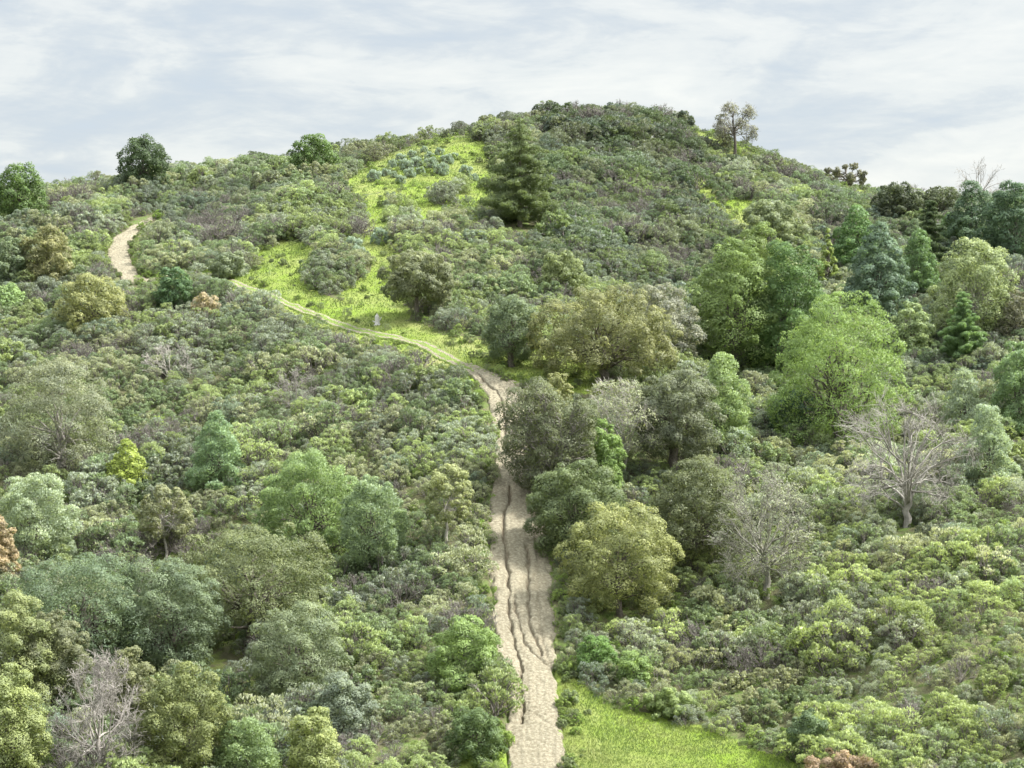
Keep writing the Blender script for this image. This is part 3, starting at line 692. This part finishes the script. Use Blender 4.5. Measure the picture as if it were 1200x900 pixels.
for f_ in (.35, .8):
    _, k2 = grass_at(U_, V_-hpx*f_); m &= rs.rand(len(X)) < np.maximum(k2, .0)
for L in (MAIN, UPPER, TRAIL):
    for (ax, ay, aw) in L[::8]:
        az_ = float(Hs(ax, ay)); tu, tv = project(ax, ay, az_); tw = aw*F/ay
        q_ = .8 if tv > 560 else 1.0
        m &= ~((np.abs(U_-tu) < tw*q_+2+(6 if tv < 460 else 0)) & (V_ > tv-2) & (V_-hpx*1.0 < tv+2) & (Y > ay-(22 if L is not TRAIL else 4.5)))
X, Y, Z, U_, V_ = [a[m] for a in (X, Y, Z, U_, V_)]
# hidden behind the hill?
azg = np.linspace(-.33, .33, 400); yg = np.arange(90, 345, 1.0)
EL = np.array([(Hs(a*yg, yg)-CZ)/yg for a in azg]); CM = np.maximum.accumulate(EL, axis=1)
ai = np.clip(((X/Y+.33)/.66*399).round().astype(int), 0, 399); yi = np.clip((Y-90-2).astype(int), 0, len(yg)-1)
vis = (Z+2.0-CZ)/Y > CM[ai, yi]-.002
X, Y, Z, U_, V_ = [a[vis] for a in (X, Y, Z, U_, V_)]
n = len(X)
# zone palette
z_big = vnoise(X, Y, 14, 51); rr = rs.rand(n)
cs_ = np.c_[rs.uniform(-110, 110, 2600), rs.uniform(95, 325, 2600)]
cid = np.empty(n, int)
wx = X+2.5*(vnoise(X, Y, 3, 55)-.5); wy = Y+2.5*(vnoise(X, Y, 3, 56)-.5)
for i in range(0, n, 2000):
    cid[i:i+2000] = (((wx[i:i+2000, None]-cs_[None, :, 0])**2+(wy[i:i+2000, None]-cs_[None, :, 1])**2)).argmin(1)
cl = rs.rand(2600); clk = rs.rand(2600); cls = rs.rand(2600)
z_mid = cl[cid]
PAL = np.array([1.02, 1.02, 1.34])*np.array([(.175, .225, .090), (.225, .275, .095), (.205, .235, .140), (.145, .190, .080), (.245, .265, .130), (.165, .205, .120)])*1.1
ci = np.clip(((z_mid*.8+rr*.3)*6/1.1).astype(int), 0, 5)
tint = PAL[ci]*(.88+.24*rs.rand(n))[:, None]*(.78+.44*clk[cid])[:, None]
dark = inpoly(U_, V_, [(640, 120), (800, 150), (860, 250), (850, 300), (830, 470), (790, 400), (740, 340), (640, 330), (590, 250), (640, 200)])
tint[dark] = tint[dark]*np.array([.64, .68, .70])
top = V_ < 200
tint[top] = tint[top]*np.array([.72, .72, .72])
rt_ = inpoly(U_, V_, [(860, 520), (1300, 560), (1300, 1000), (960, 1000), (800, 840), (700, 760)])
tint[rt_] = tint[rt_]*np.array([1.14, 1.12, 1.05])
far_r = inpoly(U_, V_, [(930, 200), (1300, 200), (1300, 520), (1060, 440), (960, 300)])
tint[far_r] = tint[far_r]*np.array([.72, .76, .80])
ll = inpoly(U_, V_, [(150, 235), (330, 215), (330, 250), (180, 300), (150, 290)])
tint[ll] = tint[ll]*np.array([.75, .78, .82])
kind = rs.choice([0, 1, 2, 3, 4, 7, 8], n, p=[.22, .22, .18, .16, .09, .11, .02])
kind = np.where(rs.rand(n) < .7, rs.choice([0, 1, 2, 3, 4, 7, 0, 1, 2, 3, 7, 8], 2600)[cid], kind)
kind[(z_big > .66) & (rs.rand(n) < .3)] = 4
kind[(vnoise(X, Y, 4, 53) > .80) & (rs.rand(n) < .6)] = 8
sc = np.clip((.55+.5*rs.rand(n))*(.68+.85*cls[cid]**1.5)*1.0+.2*(z_big-.5), .36, 1.9)*(1+.30*np.clip((Y-150)/130, 0, 1))
sky_ = (CM[ai[vis] if False else np.clip(((X/Y+.33)/.66*399).round().astype(int), 0, 399), -1] < (Z+1.2-CZ)/Y)
kind[sky_ & (rs.rand(n) < .65) & (U_ < 830)] = 6
sc[dark] *= 1.25
sc[sky_] *= .42+.5*rs.rand(sky_.sum()); 
sc[sky_ & (U_ > 800)] *= .55
sc[(g[m][vis] > .3)] *= .8
keepx = np.ones(n, bool)
for tu, tv, tw, th in ((489, 374, 14, 22), (706, 455, 26, 14), (727, 722, 12, 20), (1062, 618, 5, 30), (899, 705, 12, 30), (600, 430, 8, 16), (861, 183, 8, 14), (525, 642, 3, 16), (194, 656, 3, 16), (442, 381, 10, 14), (609, 266, 20, 14)):
    hq = 1.75*sc*F/Y; keepx &= ~((np.abs(U_-tu) < tw+.45*hq) & (V_ > tv-4) & (V_-hq < tv-3))
X, Y, Z, U_, V_, kind, sc, tint = [a[keepx] for a in (X, Y, Z, U_, V_, kind, sc, tint)]; n = len(X)
hp2 = 1.75*sc*F/Y; m2 = np.ones(n, bool)
for f_ in (.25, .6, .95):
    for du in (-.25, .25):
        _, k2 = grass_at(U_+du*hp2, V_-hp2*f_); m2 &= (rs.rand(n) < k2**.5) | (k2 > .6)
X, Y, Z, U_, V_, kind, sc, tint = [a[m2] for a in (X, Y, Z, U_, V_, kind, sc, tint)]; n = len(X)
rotz = rs.rand(n)*6.283
ex = rs.uniform(-75, 60, 60000); ey = rs.uniform(98, 300, 60000); ez = Hs(ex, ey); eu, ev = project(ex, ey, ez)
eg, _ = grass_at(eu, ev)
tm = near_track(ex, ey, MAIN); tu_ = near_track(ex, ey, UPPER); tl_ = near_track(ex, ey, TRAIL)
vg = (((tm > .95) & (tm < 1.7) & (rs.rand(60000) < .95)) | ((tu_ > 1) & (tu_ < 1.6)) | ((eg > .3) & (tm > 1.1) & (tl_ > 1.1) & (rs.rand(60000) < .05+.25*(vnoise(ex, ey, 6, 91) > .62)) & ~((ev > 800) & (eu > 690) & (rs.rand(60000) < .93))))
vg |= (rs.rand(60000) < .16) & (eg < .3) & (tm > 1.6) & (tu_ > 1.5) & (tl_ > 1.3)
vg &= (eu > -20) & (eu < 1220) & (ev < 940)
ne = int(vg.sum())
etint = np.array([(.19, .27, .07), (.17, .21, .11), (.22, .29, .09), (.15, .20, .08)])[rs.randint(0, 4, ne)]*(.8+.4*rs.rand(ne))[:, None]
print('verge plants', ne)
extra = [(a_, b_, c_-.05, k_, s_, r_*6.28, t_) for a_, b_, c_, k_, s_, r_, t_ in zip(ex[vg], ey[vg], ez[vg], rs.choice([5, 7, 0], ne), .16+.36*rs.rand(ne)**1.7, rs.rand(ne), etint)]
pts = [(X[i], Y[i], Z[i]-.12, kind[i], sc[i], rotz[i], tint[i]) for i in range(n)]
# blue-green low bushes on the knob
BB = []
for (u, v, s_) in [(439, 212, 1.2), (452, 206, .8), (460, 196, .9), (470, 190, 1.0), (476, 200, 1.3), (483, 184, .8), (488, 196, 1.2), (497, 178, .7), (503, 187, .9), (505, 197, 1.2),
                   (515, 181, .8), (517, 205, 1.3), (524, 192, 1.1), (533, 186, .7), (546, 205, 1.1), (480, 208, 1.0), (493, 204, .8), (470, 215, .9), (446, 285, 1.4), (414, 294, 1.3), (420, 301, 1.0), (398, 303, .9), (555, 212, .8), (461, 208, .7)]:
    p_ = hit(u, v); BB.append((p_[0], p_[1], p_[2]-.08, s_, u, v))

# painter's buffer: which shrubs show largest
Wb, Hb = 600, 450
buf = np.full((Hb, Wb), -1, int)
items = [(Y[i], i, U_[i], V_[i], 1.15*sc[i], 1.6*sc[i]) for i in range(n)]
order = [(it[0], 0, it) for it in items]+[(t_[4], 1, t_) for t_ in TREES]
order.sort(key=lambda a: -a[0])
for Yd, isT, it in order:
    if isT:
        u0, v1, w_, h_ = it[0], it[1], it[3]*.9, it[2]; idn = -2
    else:
        u0 = it[2]; v1 = it[3]; w_ = 2*it[4]*F/Yd; h_ = it[5]*F/Yd; idn = it[1]
    x0, x1 = int((u0-w_/2)/2), int((u0+w_/2)/2)+1; y0, y1 = int((v1-h_)/2), int(v1/2)+1
    x0, x1 = max(x0, 0), min(x1, Wb); y0, y1 = max(y0, 0), min(y1, Hb)
    if x1 > x0 and y1 > y0: buf[y0:y1, x0:x1] = idn
cnt = np.bincount(buf[buf >= 0].ravel(), minlength=n)
big = set(np.argsort(-cnt)[:285].tolist())

# landmarks for the labels
def colour_word(t):
    r, g_, b = t; lum = r+g_+b
    if b/g_ > .55: return 'grey green' if lum > .36 else 'dusky grey green'
    if lum > .50: return 'light yellow green'
    if lum < .34: return 'dark green'
    return 'mid green'
short = []
for (u, v, hp, wp, Yt, lab, root) in TREES: short.append((u, v-hp*.35, lab))
def landmark(u, v):
    d = [((a-u)**2+((b-v)*1.1)**2, k) for k, (a, b, l) in enumerate(short)]
    k = min(d)[1]; a, b, l = short[k]
    dx, dy = u-a, v-b
    if abs(dx) > abs(dy)*1.2: rel = 'left of' if dx < 0 else 'right of'
    else: rel = 'above' if dy < 0 else 'below'
    return rel, k
SHORT = {}
for k, (a, b, l) in enumerate(short):
    w_ = l.split()
    # keep the leading description up to its noun
    for e in range(len(w_)):
        if w_[e] in ('tree', 'oak', 'shrub', 'bush', 'pine', 'conifer', 'sapling', 'treetop', 'one', 'bush-like'):
            break
    s_ = w_[:e+1]
    SHORT[k] = ' '.join(s_) if len(s_) <= 6 else ' '.join(s_[-5:])
GROUPN = 'rounded shrubs of the scrub covering the hillside'
proto = {}
def place_shrub(i):
    x, y, z, kd, s_, rz, tn = pts[i]
    rel, k = landmark(U_[i], V_[i]-12)
    form = {0: 'rounded', 1: 'lumpy', 2: 'wide lumpy', 3: 'upright', 4: 'twiggy half bare', 6: 'open topped', 7: 'leafy', 8: 'leafless'}[kd]
    col_ = colour_word(tn) if kd != 8 else 'purplish grey'
    lab = f"{form} {col_} shrub {rel} the {SHORT[k]}"
    w_ = lab.split()
    if len(w_) > 16: lab = ' '.join(w_[:16])
    r_ = thing('chaparral_shrub', (x, y, z), lab, 'shrub', GROUPN, rz)
    r_.scale = (s_, s_, s_*(.9+.2*((i*37) % 10)/10))
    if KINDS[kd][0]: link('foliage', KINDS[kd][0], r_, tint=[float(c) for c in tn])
    link('stems', KINDS[kd][1], r_)
    return r_
for i in sorted(big, key=lambda i: -cnt[i]): place_shrub(i)
for (x, y, z, s_, u, v) in BB:
    r_ = thing('low_bush', (x, y, z), 'low blue green bush on the ' + ('grassy knob below the summit' if v < 230 else 'grass strip uphill of the single oak'), 'shrub', 'low blue green bushes on the ridge grass', u)
    r_.scale = (s_*.92, s_*.92, s_*1.15)
    link('foliage', KINDS[5][0], r_, tint=[.26, .33, .28]); link('stems', KINDS[5][1], r_)

# the rest of the scrub: one object of instances of the same shrubs
rest = [i for i in range(n) if i not in big]+list(range(n, n+len(extra))); pts = pts+extra
me = bpy.data.meshes.new('scrub')
me.vertices.add(len(rest)); me.vertices.foreach_set('co', np.array([pts[i][:3] for i in rest], np.float32).ravel())
for nm, ty, arr in (('pk', 'INT', [int(pts[i][3]) for i in rest]), ('ps', 'FLOAT', [pts[i][4] for i in rest]), ('pr', 'FLOAT', [pts[i][5] for i in rest])):
    a = me.attributes.new(nm, ty, 'POINT'); a.data.foreach_set('value', np.array(arr, np.int32 if ty == 'INT' else np.float32))
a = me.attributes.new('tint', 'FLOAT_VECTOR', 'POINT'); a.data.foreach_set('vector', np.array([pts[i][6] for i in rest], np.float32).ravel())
me.update()
scrub = link('scrub', me, kind='stuff', label='dense grey green scrub covering the hill between the single shrubs')
def src_obj(meshd):
    for o_ in bpy.data.objects:
        if o_.data is meshd: return o_
ng = bpy.data.node_groups.new('scrub_plants', 'GeometryNodeTree')
ng.interface.new_socket('Geometry', in_out='INPUT', socket_type='NodeSocketGeometry')
ng.interface.new_socket('Geometry', in_out='OUTPUT', socket_type='NodeSocketGeometry')
gi = ng.nodes.new('NodeGroupInput'); go = ng.nodes.new('NodeGroupOutput'); jn_ = ng.nodes.new('GeometryNodeJoinGeometry')
def named(nm, ty):
    a = ng.nodes.new('GeometryNodeInputNamedAttribute'); a.data_type = ty; a.inputs['Name'].default_value = nm; return a.outputs['Attribute']
pk, ps, pr = named('pk', 'INT'), named('ps', 'FLOAT'), named('pr', 'FLOAT')
cxyz = ng.nodes.new('ShaderNodeCombineXYZ'); ng.links.new(pr, cxyz.inputs['Z'])
for kd in range(len(KINDS)):
    cmp_ = ng.nodes.new('FunctionNodeCompare'); cmp_.data_type = 'INT'; cmp_.operation = 'EQUAL'
    ins = [s_ for s_ in cmp_.inputs if s_.type == 'INT']; ng.links.new(pk, ins[0]); ins[1].default_value = kd
    for msh in KINDS[kd]:
        if msh is None: continue
        so = src_obj(msh)
        if so is None: continue
        oi = ng.nodes.new('GeometryNodeObjectInfo'); oi.inputs['Object'].default_value = so
        ip = ng.nodes.new('GeometryNodeInstanceOnPoints')
        ng.links.new(gi.outputs[0], ip.inputs['Points']); ng.links.new(cmp_.outputs[0], ip.inputs['Selection'])
        ng.links.new(oi.outputs['Geometry'], ip.inputs['Instance']); ng.links.new(cxyz.outputs[0], ip.inputs['Rotation']); ng.links.new(ps, ip.inputs['Scale'])
        ng.links.new(ip.outputs[0], jn_.inputs[0])
ng.links.new(jn_.outputs[0], go.inputs[0])
md = scrub.modifiers.new('plants', 'NODES'); md.node_group = ng
print('shrubs', n, 'individual', len(big), 'trees', len(TREES))

# ------------------------------------------------------------------ grass blades (stuff)
def blades(count, poly_box, hgt, wid, seed, filt):
    r = np.random.RandomState(seed)
    x = r.uniform(poly_box[0], poly_box[1], count*3); y = r.uniform(poly_box[2], poly_box[3], count*3)
    z = Hs(x, y); u, v = project(x, y, z); g_, _ = grass_at(u+10*(vnoise(x, y, 1.5, 71)-.5), v+8*(vnoise(x, y, 1.5, 72)-.5))
    g_ = np.maximum(g_, np.clip(2.6-near_trail(x, y), 0, 1))
    ok = (g_ > .35+.3*(vnoise(x, y, 3.0, 76))) & filt(u, v)
    for L in (MAIN, UPPER): ok &= near_track(x, y, L) > .93+.25*vnoise(x, y, .7, 73)
    for L in (TRAIL, SPUR): ok &= near_track(x, y, L) > .9
    x, y, z = x[ok][:count], y[ok][:count], z[ok][:count]; m_ = len(x)
    h = hgt*(.4+.9*r.rand(m_))*(.5+1.0*vnoise(x, y, 1.8, 74)); w_ = wid*(.6+.8*r.rand(m_)); a_ = r.rand(m_)*3.1416
    B = np.c_[x, y, z-.02]; s_ = np.c_[np.cos(a_), np.sin(a_), 0*a_]*w_[:, None]/2
    tip = B+np.c_[r.normal(size=m_)*h*.4, r.normal(size=m_)*h*.4, h]
    V = np.stack([B-s_, B+s_, tip], 1).reshape(-1, 3)
    var = np.clip(.45*r.rand(m_)+.55*vnoise(x, y, 2.5, 75), 0, 1)
    return V, var
V1, a1 = blades(70000, (0, 32, 98, 132), .16, .05, 1, lambda u, v: v > 650)
V2, a2 = blades(3000, (-8, 1, 98, 132), .16, .05, 2, lambda u, v: v > 650)
V3, a3 = blades(150000, (-60, 50, 150, 305), .20, .11, 3, lambda u, v: v <= 650)
V = np.vstack([V1, V2, V3]); me = mesh_np('grass', V, np.arange(len(V)).reshape(-1, 3), GRASS, {'leafvar': ('FACE', np.r_[a1, a2, a3])})
link('grass', me, kind='stuff', label='short bright green grass on the open patches of the hill')

# ------------------------------------------------------------------ sky, sun, camera
SUN_EL, SUN_AZ = rad(50), rad(88)     # azimuth measured from +Y towards +X
w_ = bpy.data.worlds.new('World'); SC.world = w_; w_.use_nodes = True
nt = w_.node_tree; nt.nodes.clear()
sky = N(nt, 'ShaderNodeTexSky', sky_type='NISHITA', sun_disc=False); sky.sun_elevation = SUN_EL; sky.sun_rotation = SUN_AZ; sky.air_density = 1.0; sky.dust_density = 1.5
tc = N(nt, 'ShaderNodeTexCoord')
mp = N(nt, 'ShaderNodeMapping'); mp.inputs['Scale'].default_value = (7.0, 7.0, 21.0); mp.inputs['Rotation'].default_value = (0, rad(-8), 0); nt.links.new(tc.outputs['Generated'], mp.inputs['Vector'])
mp2 = N(nt, 'ShaderNodeMapping'); mp2.inputs['Scale'].default_value = (14.0, 14.0, 60.0); mp2.inputs['Rotation'].default_value = (0, rad(6), 0); nt.links.new(tc.outputs['Generated'], mp2.inputs['Vector'])
na = noise(nt, 1.0, 5, .5, mp.outputs[0]); nb = noise(nt, 1.0, 7, .6, mp2.outputs[0])
mp3 = N(nt, 'ShaderNodeMapping'); mp3.inputs['Scale'].default_value = (60.0, 60.0, 230.0); nt.links.new(tc.outputs['Generated'], mp3.inputs['Vector'])
for nd_ in nt.nodes:
    if nd_.type == 'TEX_NOISE': nd_.inputs['Distortion'].default_value = .7
nc = noise(nt, 1.0, 6, .65, mp3.outputs[0])
f_ = math_(nt, 'ADD', math_(nt, 'ADD', math_(nt, 'MULTIPLY', na, .60), math_(nt, 'MULTIPLY', nb, .30)), math_(nt, 'MULTIPLY', nc, .10))
cover = ramp(nt, f_, [(.34, (0, 0, 0)), (.50, (1, 1, 1))])
cloud = ramp(nt, f_, [(.38, (2.5, 2.68, 2.82)), (.50, (3.2, 3.32, 3.3)), (.62, (3.75, 3.77, 3.6))])
cloud = mixc(nt, cover, (2.45, 2.75, 3.05), cloud)
sx = N(nt, 'ShaderNodeSeparateXYZ'); nt.links.new(tc.outputs['Generated'], sx.inputs[0])
zen = math_(nt, 'ADD', math_(nt, 'MULTIPLY', math_(nt, 'MAXIMUM', math_(nt, 'SUBTRACT', sx.outputs['Z'], .17), 0.0), 4.2), 1.0)   # an overcast sky is brightest overhead
cz = N(nt, 'ShaderNodeVectorMath', operation='SCALE'); nt.links.new(cloud, cz.inputs[0]); nt.links.new(zen, cz.inputs['Scale'])
skyc = mixc(nt, .92, sky.outputs[0], cz.outputs[0])
bg = N(nt, 'ShaderNodeBackground', i_Strength=.085); nt.links.new(skyc, bg.inputs[0])
wo = N(nt, 'ShaderNodeOutputWorld'); nt.links.new(bg.outputs[0], wo.inputs[0])
ld = bpy.data.lights.new('sun', 'SUN'); ld.energy = 3.9; ld.angle = rad(9); ld.color = (1, .97, .92)
lo = bpy.data.objects.new('sun', ld); COL.objects.link(lo); lo.location = (60, 60, 120)
import mathutils
sd = mathutils.Vector((math.cos(SUN_EL)*math.sin(SUN_AZ), math.cos(SUN_EL)*math.cos(SUN_AZ), math.sin(SUN_EL)))
lo.rotation_euler = sd.to_track_quat('Z', 'Y').to_euler()
cd = bpy.data.cameras.new('camera'); co = bpy.data.objects.new('camera', cd); COL.objects.link(co)
cd.sensor_width = 36; cd.lens = 36*F/1200; cd.clip_end = 8000; cd.clip_start = .5
co.location = (0, 0, CZ); co.rotation_euler = (math.pi/2-PITCH, 0, 0); SC.camera = co
SC.view_settings.view_transform = 'Standard'; SC.view_settings.look = 'None'; SC.view_settings.gamma = 1; SC.view_settings.use_curve_mapping = False
SC.view_settings.exposure = 1.6
SC.render.engine = 'CYCLES'
cy_ = SC.cycles; cy_.max_bounces = 5; cy_.diffuse_bounces = 3; cy_.glossy_bounces = 1; cy_.transmission_bounces = 3; cy_.transparent_max_bounces = 4
cy_.use_denoising = True; cy_.denoiser = 'OPENIMAGEDENOISE'; cy_.denoising_input_passes = 'RGB_ALBEDO_NORMAL'; cy_.denoising_prefilter = 'ACCURATE'; cy_.use_adaptive_sampling = True; cy_.adaptive_threshold = .02
